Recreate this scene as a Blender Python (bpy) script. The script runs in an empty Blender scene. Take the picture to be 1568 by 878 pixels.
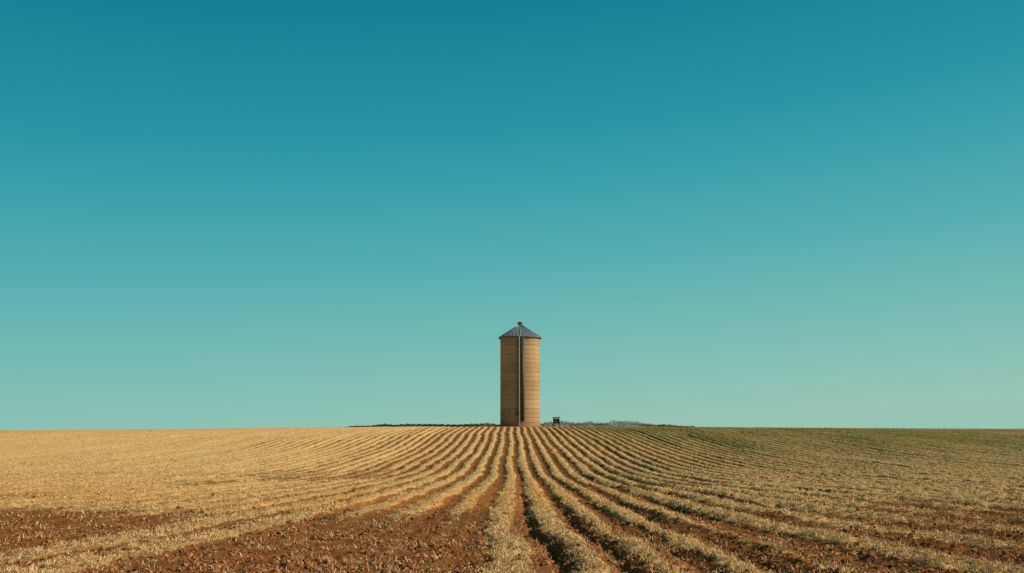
import bpy, math, numpy as np
from mathutils import Vector
rng=np.random.default_rng(7)
sc=bpy.context.scene
sc.view_settings.view_transform='Standard'
try: sc.view_settings.look='None'
except Exception: pass
sc.view_settings.exposure=0

# ---------------------------------------------------------------- helpers
def lin(c): return tuple(((v/255)/12.92 if v/255<=0.04045 else ((v/255+0.055)/1.055)**2.4) for v in c)
def hsh(i,j,s=0):
    n=(i.astype(np.int64)*374761393+j.astype(np.int64)*668265263+s*1442695041)&0xffffffff
    n=((n^(n>>13))*1274126177)&0xffffffff
    n=(n^(n>>16))&0xffffffff
    return n.astype(np.float64)/4294967295.0
def vn(x,y,s=0):
    i=np.floor(x);j=np.floor(y);fx=x-i;fy=y-j
    fx=fx*fx*(3-2*fx);fy=fy*fy*(3-2*fy)
    a=hsh(i,j,s);b=hsh(i+1,j,s);c=hsh(i,j+1,s);d=hsh(i+1,j+1,s)
    return (a*(1-fx)+b*fx)*(1-fy)+(c*(1-fx)+d*fx)*fy
def fbm(x,y,o=3,s=0):
    r=0;a=.5;t=0
    for k in range(o):
        r=r+a*vn(x,y,s+k*17);t+=a;a*=.5;x=x*2.03+3.1;y=y*2.03+7.7
    return r/t
def ss(a,b,x):
    t=np.clip((x-a)/(b-a),0,1);return t*t*(3-2*t)

EYE=2.3
P=0.88
# ---------------------------------------------------------------- field definition
def rowu(x,y):
    k=0.38+0.42*ss(3,-3,x)+.55*ss(3,14,x)
    q=np.clip((58-y)/34,0,1.25)
    g=1+k*q**1.6
    u=x/g
    u=u+0.34*(vn(y*0.06,u*0.25,5)-.5)+0.16*(vn(y*0.33,u*.6,6)-.5)+0.10*(vn(y*1.1,u*1.3,8)-.5)
    return u
def field(x,y):
    """returns z, straw, green, orange, near"""
    u=rowu(x,y)
    t=(u+0.2)/P;k=np.round(t);f=t-k
    rk=hsh(k,k*0+3,11); rk2=hsh(k,k*0+9,12)
    near=ss(34,25,y+3.5*(fbm(x*.15,y*.15,2,31)-.5)+np.clip(x,0,40)*0.22)   # tilled soil strip in front
    nearL=near*ss(0.5,-0.5,u)
    right=ss(0,3,x)
    # straw
    w=0.24+0.14*(rk-.5)+0.08*ss(-2,-20,x)*(1-near)
    w=w-0.085*near+0.26*(fbm(u*2.6,y*.6,3,41)-.5)
    w=w+.07*near*ss(-3.2,-4,u)
    st=1-ss(w-.07,w+.14,np.abs(f))
    miss=np.where((k==-1)|(k==-2)|(k==-3),1.0,0.0)
    miss=np.maximum(miss,np.where(rk2>.62,.75,0)*ss(2,4,np.abs(u)))
    st=st*(1-near*miss*ss(38,28,y))
    soilpatch=ss(-4.6,-6.0,u)*ss(17.0,20.0,y+x*0.02)*near
    st=st*(1-.95*soilpatch)
    broad=fbm(u*.16,y*.04,3,51)
    st=st+ (1-near)*ss(-5,-26,x)*0.48*(broad+.30)
    st=st+ ss(14,36,x)*(1-near)*0.22*broad
    st=st*(0.64+0.70*fbm(u*1.1,y*.13,3,61))
    # bare patches
    st=st*(1-.55*ss(.55,.69,fbm(x*.14,y*.11,3,65))*ss(100,45,y))
    dp=np.sqrt(((x-1.2)/12)**2+((y-148)/6.5)**2)
    pad=ss(1.15,.75,dp+.3*(fbm(x*.4,y*.4,2,71)-.5))
    st=st*(1-.9*pad)
    gr=ss(5,17,x-(95-y)*0.10)*ss(55,115,y)*(0.34+.80*fbm(u*.10,y*.03,3,81))
    gr=gr+0.24*ss(1.5,6,x)*ss(28,60,y)*ss(.4,.7,fbm(u*.5,y*.06,2,83))
    gr=np.clip(gr,0,1)*(1-pad)
    orr=ss(-22,-50,x)*ss(118,140,y)*.9+.8*ss(28,34,y)*ss(54,36,y)*ss(9,-2,x)*fbm(u*.3,y*.1,2,85)*1.2+pad*.9+.15*near
    orr=np.clip(orr,0,1)
    zc=-0.05+0.72*np.exp(-(x/48)**2)+0.22*ss(10,70,x)
    top=EYE+zc
    base=top*ss(55,156,y)
    fall=np.clip(y-156,0,None)
    base=base-np.minimum(fall**2*0.0009,7.0)
    base=base+ (0.36*(fbm(x*.045,y*.045,2,91)-.5))*ss(10,30,y)*ss(140,100,y)
    infld=ss(175,165,y)*ss(-5,5,y)
    amp=(0.046+0.004*near*right+0.010*right*ss(100,50,y)-0.034*nearL)*infld*(1-pad)
    amp=amp*(0.5+.9*rk)*(.5+1.0*fbm(u*.6,y*.13,2,95))
    ridge=amp*np.cos(2*np.pi*f)
    rut=-(0.13*np.exp(-((u-.30)/.12)**2)+0.09*np.exp(-((u-1.15)/.11)**2)+.09*np.exp(-((u-2.9)/.12)**2))*ss(45,26,y)*ss(2,8,y)*(.4+1.1*fbm(u,y*.5,2,97))
    fine=0.014*np.cos(2*np.pi*u/0.27+2*rk)*near*(1-np.clip(st,0,1))
    cl=fbm(x*3.2,y*3.2,4,101)-.5
    cl2=np.abs(fbm(x*9,y*9,2,111)-.5)
    stc=np.clip(st,0,1)
    rough=(0.12*cl+0.13*cl2)*infld*ss(75,30,y)+0.07*cl*infld*ss(30,75,y)
    rough=rough*(1-.2*nearL*(1-stc))
    heap=stc*0.070*fbm(x*5.5,y*5.5,2,121)*infld
    z=base+ridge+rut+fine+rough+heap
    return z,np.clip(st,0,1.2),gr,orr,near

def make_mesh(name,co,faces,nper,mat,attrs=None,smooth=False):
    me=bpy.data.meshes.new(name)
    nv=len(co);nf=len(faces)
    me.vertices.add(nv);me.vertices.foreach_set('co',co.astype(np.float32).ravel())
    me.loops.add(nf*nper);me.loops.foreach_set('vertex_index',faces.astype(np.int32).ravel())
    me.polygons.add(nf);me.polygons.foreach_set('loop_start',np.arange(0,nf*nper,nper,dtype=np.int32))
    me.update(calc_edges=True)
    me.polygons.foreach_set('use_smooth',np.full(nf,smooth))
    for an,arr in (attrs or {}).items():
        a=me.attributes.new(an,'FLOAT_COLOR','POINT')
        c=np.ones((nv,4),np.float32);c[:,:arr.shape[1]]=arr
        a.data.foreach_set('color',c.ravel())
    if mat: me.materials.append(mat)
    ob=bpy.data.objects.new(name,me);sc.collection.objects.link(ob)
    return ob

class NT:
    def __init__(s,mat): s.t=mat.node_tree;s.n=s.t.nodes;s.l=s.t.links
    def noise(s,vec,scale,detail=4,rough=.6):
        nd=s.n.new('ShaderNodeTexNoise');nd.inputs['Scale'].default_value=scale
        nd.inputs['Detail'].default_value=detail;nd.inputs['Roughness'].default_value=rough
        if vec is not None: s.l.new(vec,nd.inputs['Vector'])
        return nd.outputs['Fac']
    def math(s,op,a,b=None,clamp=False):
        nd=s.n.new('ShaderNodeMath');nd.operation=op;nd.use_clamp=clamp
        for i,v in enumerate((a,b)):
            if v is None: continue
            if isinstance(v,(int,float)): nd.inputs[i].default_value=v
            else: s.l.new(v,nd.inputs[i])
        return nd.outputs[0]
    def mr(s,v,a,b,c=0,d=1,smooth=False):
        nd=s.n.new('ShaderNodeMapRange')
        if smooth: nd.interpolation_type='SMOOTHSTEP'
        s.l.new(v,nd.inputs[0])
        for i,q in enumerate((a,b,c,d)): nd.inputs[i+1].default_value=q
        return nd.outputs[0]
    def mix(s,f,a,b,mode='MIX'):
        nd=s.n.new('ShaderNodeMix');nd.data_type='RGBA';nd.blend_type=mode
        if isinstance(f,(int,float)): nd.inputs[0].default_value=f
        else: s.l.new(f,nd.inputs[0])
        for i,v in ((6,a),(7,b)):
            if isinstance(v,tuple): nd.inputs[i].default_value=(*v[:3],1)
            else: s.l.new(v,nd.inputs[i])
        return nd.outputs[2]
def newmat(name,rough=.9,spec=.15):
    m=bpy.data.materials.new(name);m.use_nodes=True
    b=m.node_tree.nodes['Principled BSDF'];b.inputs['Roughness'].default_value=rough
    b.inputs['Specular IOR Level'].default_value=spec
    return m,NT(m),b

# ---------------------------------------------------------------- ground material
m_ground,g,b=newmat('field_soil_and_straw',1,0.0)
at=g.n.new('ShaderNodeAttribute');at.attribute_name='zones'
sp=g.n.new('ShaderNodeSeparateColor');g.l.new(at.outputs['Color'],sp.inputs[0])
rv=g.n.new('ShaderNodeAttribute');rv.attribute_name='rowuv'
tc=g.n.new('ShaderNodeTexCoord')
obj=tc.outputs['Object']
mp=g.n.new('ShaderNodeMapping');mp.inputs['Scale'].default_value=(2.2,.25,1);g.l.new(rv.outputs['Color'],mp.inputs['Vector'])
streak=g.noise(mp.outputs[0],1.0,5,.65)
n1=g.noise(obj,7,6,.7);n2=g.noise(obj,26,4,.7);n3=g.noise(obj,.35,3,.5);n4=g.noise(obj,70,2,.6);n5=g.noise(obj,2.2,4,.6)
v=g.math('ADD',sp.outputs[0],g.math('MULTIPLY',g.math('SUBTRACT',n1,.5),1.3))
v=g.math('ADD',v,g.math('MULTIPLY',g.math('SUBTRACT',n2,.5),1.0))
v=g.math('ADD',v,g.math('MULTIPLY',g.math('SUBTRACT',streak,.5),1.1))
fac=g.mr(v,.31,.68,0,1,True)
soil=g.mix(g.mr(n5,.35,.65),(.25,.092,.030),(.38,.155,.054))
soil=g.mix(g.mr(n2,.42,.64),soil,(.10,.038,.015))
soil=g.mix(g.mr(n4,.60,.70,0,.75),soil,(.72,.43,.19))
soil=g.mix(g.math('MULTIPLY',sp.outputs[2],.7),soil,(.56,.225,.065))
straw=g.mix(g.mr(n1,.35,.7),(.64,.40,.155),(.96,.68,.33))
straw=g.mix(g.mr(n4,.35,.60),(.40,.22,.075),straw)
straw=g.mix(g.math('MULTIPLY',g.mr(n3,.45,.65),.4),straw,(.70,.39,.13))
straw=g.mix(g.math('MULTIPLY',sp.outputs[2],.7),straw,(.70,.33,.095))
col=g.mix(fac,soil,straw)
grn=g.mix(g.mr(n1,.35,.65),(.095,.105,.026),(.27,.25,.068))
gf=g.math('MULTIPLY',sp.outputs[1],g.mr(g.math('ADD',n5,g.math('MULTIPLY',streak,.6)),.55,.95,.35,1),True)
col=g.mix(gf,col,grn)
g.l.new(col,b.inputs['Base Color'])
bp=g.n.new('ShaderNodeBump');bp.inputs['Strength'].default_value=1;bp.inputs['Distance'].default_value=.08
hh=g.math('ADD',g.math('MULTIPLY',n1,.8),g.math('MULTIPLY',n2,.5));hh=g.math('ADD',hh,g.math('MULTIPLY',n4,.2))
g.l.new(hh,bp.inputs['Height']);g.l.new(bp.outputs[0],b.inputs['Normal'])

# ---------------------------------------------------------------- ground sheet (one mesh)
def spaced(start,end,stepf):
    o=[start]
    while o[-1]<end: o.append(o[-1]+stepf(o[-1]))
    return o
xs=spaced(0,95,lambda x:0.045+0.0013*x+ (0.0 if x<12 else .015))
xs=xs+spaced(xs[-1]+1,6000,lambda x:max(1.5,(x-90)*.18))
xs=np.array([-v for v in xs[:0:-1]]+xs)
ys=spaced(12.0,172,lambda y:0.045+0.0022*(y-12))
ys=spaced(-400,8,lambda y:max(.5,(8-y)*.2))[:-1]+spaced(8,12,lambda y:.12)[:-1]+ys
ys=np.array(sorted(set(ys+spaced(ys[-1]+1,8000,lambda y:max(2,(y-165)*.2)))))
X,Y=np.meshgrid(xs,ys)
Z,ST,GR,OR,NR=field(X,Y)
U=rowu(X,Y)
ny,nx=X.shape
co=np.stack([X,Y,Z],-1).reshape(-1,3)
idx=np.arange(nx*ny).reshape(ny,nx)
fc=np.stack([idx[:-1,:-1],idx[:-1,1:],idx[1:,1:],idx[1:,:-1]],-1).reshape(-1,4)
ground=make_mesh('ploughed_field_ground',co,fc,4,m_ground,{'zones':np.stack([ST,GR,OR],-1).reshape(-1,3),'rowuv':np.stack([U,Y,U*0],-1).reshape(-1,3)},True)

# ---------------------------------------------------------------- blades (stubble)
def blade_mat(name):
    m,t,b=newmat(name,.8,.05)
    a=t.n.new('ShaderNodeAttribute');a.attribute_name='tint';t.l.new(a.outputs['Color'],b.inputs['Base Color'])
    return m
m_straw=blade_mat('dry_straw')
def blades(x,y,z,L,W,colr,tilt):
    n=len(x)
    az=rng.uniform(0,2*np.pi,n);ti=tilt
    d=np.stack([np.cos(az)*np.sin(ti),np.sin(az)*np.sin(ti),np.cos(ti)],-1)
    a2=rng.uniform(0,2*np.pi,n);s=np.stack([np.cos(a2),np.sin(a2),rng.uniform(-.3,.3,n)],-1)
    p=np.stack([x,y,z],-1)
    v=np.empty((n,4,3))
    v[:,0]=p-s*W[:,None]/2;v[:,1]=p+s*W[:,None]/2
    v[:,2]=p+d*L[:,None]+s*W[:,None]*.3;v[:,3]=p+d*L[:,None]-s*W[:,None]*.3
    c=np.repeat(colr[:,None,:],4,1)
    f=np.arange(n*4).reshape(n,4)
    return v.reshape(-1,3),f,c.reshape(-1,3)
def sample(n,d0,d1):
    r=rng.uniform(0,1,n);d=d0*(d1/d0)**r
    return rng.uniform(-1,1,n)*(0.58*d+3),d
V=[];F=[];C=[];off=0
for (n,d0,d1,lmul) in ((1250000,11.5,34,1.0),(400000,34,75,1.1),(130000,75,156,1.2)):
    x,y=sample(n,d0,d1)
    z,st,gr,orr,near=field(x,y)
    clump=fbm(x*4.0,y*4.0,2,201)
    pr=np.clip(st,0,1)**1.6*ss(.42,.62,clump)+(.03+.08*near)*ss(.42,.65,fbm(x*2,y*2,2,207))
    ok=rng.uniform(0,1,n)<pr
    x,y,z,gr,orr,clump=x[ok],y[ok],z[ok],gr[ok],orr[ok],clump[ok];n=len(x)
    L=rng.uniform(.03,.10,n)*lmul;W=rng.uniform(.008,.020,n)*(np.clip(y/20,1,5)**.6)
    z=z+rng.uniform(0,1,n)*.045*ss(.4,.7,clump)
    t=rng.uniform(0,1,n)[:,None]
    c=np.array([[.62,.38,.15]])*(1-t)+np.array([[1.0,.73,.39]])*t
    c=np.minimum(c*rng.uniform(.6,1.0,n)[:,None],.95)
    isg=rng.uniform(0,1,n)<gr*.7
    c[isg]=np.array([.14,.155,.04])*rng.uniform(.6,1.7,isg.sum())[:,None]
    c=c*(1-orr[:,None]*.5)+np.array([[.68,.32,.09]])*orr[:,None]*.5
    ti=np.where(rng.uniform(0,1,n)<.8,rng.uniform(.95,1.55,n),rng.uniform(.1,.9,n))
    v,f,c=blades(x,y,z+.002,L,W,c,ti)
    V.append(v);F.append(f+off);C.append(c);off+=len(v)
make_mesh('straw_stubble',np.concatenate(V),np.concatenate(F),4,m_straw,{'tint':np.concatenate(C)})

# ---------------------------------------------------------------- clods
ph=(1+5**.5)/2
ico=np.array([[-1,ph,0],[1,ph,0],[-1,-ph,0],[1,-ph,0],[0,-1,ph],[0,1,ph],[0,-1,-ph],[0,1,-ph],[ph,0,-1],[ph,0,1],[-ph,0,-1],[-ph,0,1]])/1.9
icf=np.array([[0,11,5],[0,5,1],[0,1,7],[0,7,10],[0,10,11],[1,5,9],[5,11,4],[11,10,2],[10,7,6],[7,1,8],[3,9,4],[3,4,2],[3,2,6],[3,6,8],[3,8,9],[4,9,5],[2,4,11],[6,2,10],[8,6,7],[9,8,1]])
n=140000
x,y=sample(n,11.5,45)
z,st,gr,orr,near=field(x,y)
ok=rng.uniform(0,1,n)<(1-.8*np.clip(st,0,1))*(.35+.65*near)*ss(.32,.6,fbm(x*1.5,y*1.5,2,301))
x,y,z=x[ok],y[ok],z[ok];n=len(x)
r=np.clip(rng.lognormal(math.log(.016),.6,n),.008,.065)
v=ico[None]*(r[:,None,None])*rng.uniform(.6,1.35,(n,12,1))*rng.uniform(.6,1.3,(n,1,3))
v[:,:,2]*=.8
v=v+np.stack([x,y,z+r*.3],-1)[:,None,:]
f=(icf[None]+(np.arange(n)*12)[:,None,None]).reshape(-1,3)
c=np.array([[.29,.115,.042]])*rng.uniform(.5,1.6,(n,1))
m_clod=blade_mat('soil_clod')
make_mesh('soil_clods',v.reshape(-1,3),f,3,m_clod,{'tint':np.repeat(c[:,None],12,1).reshape(-1,3)})

# ---------------------------------------------------------------- scrub by silo
def gz(x,y): return field(np.array([float(x)]),np.array([float(y)]))[0][0]
n=34000
x=rng.uniform(-25,28,n);y=rng.normal(155,1.0,n)
z=field(x,y)[0]
hgt=np.where(x<-1,.30,.58)*(.4+1.0*vn(x*.5,x*0,401))*(.6+.8*vn(x*3,y*1.5,403))
hgt=hgt*ss(29,16,np.abs(x))+.07
zz=z+rng.uniform(0,1,n)**.9*hgt
c=np.array([[.075,.05,.018]])*rng.uniform(.5,1.6,(n,1));br=rng.uniform(0,1,n)<.65;c[br]=np.array([.30,.105,.035])*rng.uniform(.4,1.2,(br.sum(),1))
v,f,c=blades(x,y,zz,rng.uniform(.05,.13,n),rng.uniform(.03,.07,n),c,rng.uniform(0,1.5,n))
m_scrub=blade_mat('scrub_leaves')
make_mesh('low_scrub',v,f,4,m_scrub,{'tint':c})

# ---------------------------------------------------------------- silo
SX,SY=1.23,151.0
SZ=float(min(gz(SX+dx,SY+dy) for dx in(-3,0,3) for dy in(-3,0,3)))-.05
R=3.0;H=13.45
silo=bpy.data.objects.new('grain_silo',None);silo.location=(SX,SY,SZ);sc.collection.objects.link(silo)
def part(name,vs,fs,mat,smooth=False,parent=None):
    me=bpy.data.meshes.new(name);me.from_pydata(vs,[],fs);me.update()
    me.polygons.foreach_set('use_smooth',[smooth]*len(fs));me.materials.append(mat)
    o=bpy.data.objects.new(name,me);sc.collection.objects.link(o);o.parent=parent or silo;return o
def revolve(prof,seg=96):
    vs=[];fs=[]
    for (r,z) in prof:
        for i in range(seg):
            a=2*math.pi*i/seg
            vs.append((r*math.cos(a),r*math.sin(a),z))
    for k in range(len(prof)-1):
        for i in range(seg):
            j=(i+1)%seg;fs.append((k*seg+i,k*seg+j,(k+1)*seg+j,(k+1)*seg+i))
    return vs,fs
def box(cx,cy,cz,sx,sy,sz):
    hx,hy,hz=sx/2,sy/2,sz/2
    vs=[(cx+a*hx,cy+b_*hy,cz+c_*hz) for c_ in(-1,1) for b_ in(-1,1) for a in(-1,1)]
    return vs,[(0,2,3,1),(4,5,7,6),(0,1,5,4),(2,6,7,3),(0,4,6,2),(1,3,7,5)]
def join(lst):
    V=[];F=[]
    for v,f in lst:
        o=len(V);V+=v;F+=[tuple(i+o for i in q) for q in f]
    return V,F
def tube(p0,p1,r,seg=10):
    p0=Vector(p0);p1=Vector(p1);d=(p1-p0).normalized();q=d.to_track_quat('Z','Y')
    vs=[];fs=[]
    for p in(p0,p1):
        for i in range(seg):
            a=2*math.pi*i/seg;vs.append(tuple(p+q@Vector((r*math.cos(a),r*math.sin(a),0))))
    for i in range(seg): j=(i+1)%seg;fs.append((i,j,seg+j,seg+i))
    fs.append(tuple(range(seg))[::-1]);fs.append(tuple(range(seg,2*seg)))
    return vs,fs
m_con,t,b=newmat('weathered_concrete',.9,.1)
tc=t.n.new('ShaderNodeTexCoord')
mp=t.n.new('ShaderNodeMapping');mp.inputs['Scale'].default_value=(3,3,.18);t.l.new(tc.outputs['Object'],mp.inputs[0])
s1=t.noise(mp.outputs[0],1,5,.65);s2=t.noise(tc.outputs['Object'],1.2,5,.6);s3=t.noise(tc.outputs['Object'],14,3,.6)
sx=t.n.new('ShaderNodeSeparateXYZ');t.l.new(tc.outputs['Object'],sx.inputs[0])
band=t.n.new('ShaderNodeTexNoise');band.noise_dimensions='1D';band.inputs['Detail'].default_value=0;band.inputs['Scale'].default_value=1
bz=t.math('FLOOR',t.math('DIVIDE',sx.outputs[2],1.345));t.l.new(t.math('MULTIPLY',bz,3.7),band.inputs['W'])
c1=t.mix(t.mr(s1,.3,.7),(.34,.20,.10),(.50,.32,.165))
c1=t.mix(t.mr(s2,.45,.7,0,.5),c1,(.28,.16,.08))
c1=t.mix(t.mr(band.outputs['Fac'],.3,.7,0,.45),c1,(.58,.37,.20))
c1=t.mix(t.mr(s3,.4,.7,0,.2),c1,(.2,.12,.07))
c1=t.mix(t.mr(sx.outputs[2],0,1.6,.45,0),c1,(.17,.09,.045))
t.l.new(c1,b.inputs['Base Color'])
bp=t.n.new('ShaderNodeBump');bp.inputs['Strength'].default_value=.4;bp.inputs['Distance'].default_value=.04
t.l.new(s3,bp.inputs['Height']);t.l.new(bp.outputs[0],b.inputs['Normal'])
prof=[(R,0)]
nb=10;bh=H/nb
for k in range(1,nb):
    zz=k*bh;prof+=[(R,zz-.07),(R-.06,zz-.045),(R-.06,zz+.045),(R,zz+.07)]
prof+=[(R,H)]
vs,fs=revolve(prof);part('silo_wall',vs,fs,m_con)
m_st,t,b=newmat('galvanised_steel',.45,.4);b.inputs['Metallic'].default_value=.3
tc=t.n.new('ShaderNodeTexCoord');s=t.noise(tc.outputs['Object'],3,4,.6)
t.l.new(t.mix(t.mr(s,.35,.7),(.26,.30,.30),(.42,.46,.45)),b.inputs['Base Color'])
m_rust,t,b=newmat('rusty_hoop',.8,.2);tc=t.n.new('ShaderNodeTexCoord');s=t.noise(tc.outputs['Object'],6,4,.6)
t.l.new(t.mix(s,(.10,.055,.03),(.20,.11,.055)),b.inputs['Base Color'])
hl=[]
for k in range(1,nb*2):
    if k%2:
        zz=k*bh/2;hl.append(revolve([(R+.002,zz-.016),(R+.018,zz-.012),(R+.018,zz+.012),(R+.002,zz+.016)],72))
part('steel_hoops',*join(hl),m_rust)
vs,fs=revolve([(R+.22,-.6),(R+.22,.22),(R+.18,.26),(R-.1,.26)],72);part('concrete_plinth',vs,fs,m_con)
m_roof,t,b=newmat('ribbed_metal_roof',.42,.4);b.inputs['Metallic'].default_value=.35
tc=t.n.new('ShaderNodeTexCoord');s=t.noise(tc.outputs['Object'],2,4,.6)
t.l.new(t.mix(t.mr(s,.35,.7),(.16,.21,.24),(.27,.33,.36)),b.inputs['Base Color'])
RE=3.24;RH=2.15;NS=36
vs=[];fs=[];seg=NS*4
rings=[(RE,H-.10),(RE,H-.02),(2.2,H-.02+RH*(1-2.2/RE)),(1.1,H-.02+RH*(1-1.1/RE)),(.34,H-.02+RH*(1-.34/RE))]
for (r,z) in rings:
    for i in range(seg):
        a=2*math.pi*i/seg;rib=.10 if i%4==0 else 0
        rib*= (0.35+.65*r/RE)
        vs.append((r*math.cos(a),r*math.sin(a),z+rib))
for k in range(len(rings)-1):
    for i in range(seg):
        j=(i+1)%seg;fs.append((k*seg+i,k*seg+j,(k+1)*seg+j,(k+1)*seg+i))
part('conical_roof',vs,fs,m_roof)
vs,fs=revolve([(RE-.02,H-.11),(R-.05,H-.03)],96);part('roof_soffit',vs,fs,m_rust)
vs,fs=revolve([(RE+.0,H-.16),(RE+.035,H-.16),(RE+.035,H-.04),(RE+.0,H-.04)],96);part('eave_ring',vs,fs,m_rust)
zt=H-.02+RH*(1-.34/RE)
vs,fs=revolve([(.40,zt-.08),(.40,zt+.04),(.26,zt+.08),(.26,zt+.20),(.40,zt+.23),(.42,zt+.34),(.35,zt+.45),(.2,zt+.52),(.02,zt+.55)],32);part('roof_vent_cap',vs,fs,m_rust,True)
m_dark,t,b=newmat('dark_painted_chute',.6,.3);tc=t.n.new('ShaderNodeTexCoord');s=t.noise(tc.outputs['Object'],4,4,.6)
t.l.new(t.mix(s,(.04,.04,.032),(.09,.075,.055)),b.inputs['Base Color'])
def on(a_deg,r):
    a=math.radians(a_deg-90);return (r*math.cos(a),r*math.sin(a))
cx,cy=on(6,R+.05)
part('unloading_chute',*tube((cx,cy,.9),(cx,cy,H-.18),.30,16),m_dark,True)
px,py=on(-2.5,R+.24)
pl=[tube((px,py,.2),(px,py,H+.05),.085,10)]
for k in range(9):
    z=1+k*1.4;q=on(-3,R-.02);pl.append(tube((px,py,z),(q[0],q[1],z),.025,6))
part('fill_pipe',*join(pl),m_st)
ld=[]
q1=on(-7,R+.16);q2=on(-12,R+.16)
for q in(q1,q2): ld.append(tube((*q,1.8),(*q,H-.1),.02,6))
z=1.9
while z<H-.2: ld.append(tube((*q1,z),(*q2,z),.013,5));z+=.3
part('ladder',*join(ld),m_rust)
hx,hy=on(-8,R+.02);part('access_hatch',*box(hx,hy,1.95,.5,.10,.55),m_dark)
hx,hy=on(-8,R+.09);part('hatch_label',*box(hx-.1,hy-.01,2.05,.14,.02,.14),m_st)

# ---------------------------------------------------------------- control cabinet
m_box,t,b=newmat('dark_weathered_steel',.9,.1);tc=t.n.new('ShaderNodeTexCoord');s=t.noise(tc.outputs['Object'],5,4,.6)
t.l.new(t.mix(s,(.015,.013,.011),(.05,.035,.025)),b.inputs['Base Color'])
BX,BY=6.55,148.5;bz=gz(BX,BY)
cab=bpy.data.objects.new('control_cabinet',None);cab.location=(BX,BY,bz);sc.collection.objects.link(cab)
part('cabinet_body',*box(0.0,0,.80,.80,.5,.72),m_box,parent=cab)
part('cabinet_roof',[(-.55,-.36,1.20),(.55,-.36,1.22),(.55,.36,1.32),(-.55,.36,1.30),(-.55,-.36,1.27),(.55,-.36,1.29),(.55,.36,1.39),(-.55,.36,1.37)],[(0,3,2,1),(4,5,6,7),(0,1,5,4),(1,2,6,5),(2,3,7,6),(3,0,4,7)],m_box,parent=cab)
part('posts',*join([box(sx_*.42,sy_*.24,.56,.09,.09,1.26) for sx_ in(-1,1) for sy_ in(-1,1)]),m_box,parent=cab)
part('door_panel',*box(-.05,-.262,.80,.45,.02,.5),m_rust,parent=cab)

# ---------------------------------------------------------------- light
el=math.radians(29.5);az=math.radians(98)
sd=Vector((math.sin(az)*math.cos(el),math.cos(az)*math.cos(el),math.sin(el)))
sl=bpy.data.lights.new('sun','SUN');sl.energy=5;sl.angle=math.radians(.5);sl.color=(1,.895,.71)
so=bpy.data.objects.new('sun',sl);so.rotation_euler=sd.to_track_quat('Z','Y').to_euler();so.location=(60,-20,60);sc.collection.objects.link(so)
w=bpy.data.worlds.new('World');sc.world=w;w.use_nodes=True
nt=w.node_tree;N=nt.nodes;Lk=nt.links;bg=N['Background'];bg.inputs[1].default_value=.1
sky=N.new('ShaderNodeTexSky');sky.sky_type='NISHITA';sky.sun_disc=False;sky.sun_elevation=el;sky.sun_rotation=az
tcw=N.new('ShaderNodeTexCoord');sxw=N.new('ShaderNodeSeparateXYZ');Lk.new(tcw.outputs['Generated'],sxw.inputs[0])
mu=N.new('ShaderNodeMath');mu.operation='MULTIPLY_ADD';mu.inputs[1].default_value=-.07;Lk.new(sxw.outputs[0],mu.inputs[0]);Lk.new(sxw.outputs[2],mu.inputs[2])
cr=N.new('ShaderNodeValToRGB');Lk.new(mu.outputs[0],cr.inputs[0])
stops=[(0.0,(151,198,182)),(.04,(134,193,182)),(.104,(110,184,179)),(.169,(81,173,178)),(.233,(57,162,172)),(.295,(34,148,164)),(.412,(5,127,150)),(.6,(22,82,110)),(1,(26,48,66))]
e=cr.color_ramp.elements
for p,c in stops[1:-1]: e.new(p)
for i,(p,c) in enumerate(stops): e[i].position=p;e[i].color=(*lin(c),1)
sc10=N.new('ShaderNodeVectorMath');sc10.operation='SCALE';sc10.inputs['Scale'].default_value=10;Lk.new(cr.outputs[0],sc10.inputs[0])
mx=N.new('ShaderNodeMix');mx.data_type='RGBA';mx.inputs[0].default_value=.05
Lk.new(sc10.outputs[0],mx.inputs[6]);Lk.new(sky.outputs[0],mx.inputs[7]);Lk.new(mx.outputs[2],bg.inputs[0])

# ---------------------------------------------------------------- camera
cam=bpy.data.cameras.new('camera');cam.lens=35;cam.sensor_width=36;cam.clip_end=20000
cob=bpy.data.objects.new('camera',cam);cob.location=(0,0,EYE);cob.rotation_euler=(math.radians(90+8.25),0,0)
sc.collection.objects.link(cob);sc.camera=cob
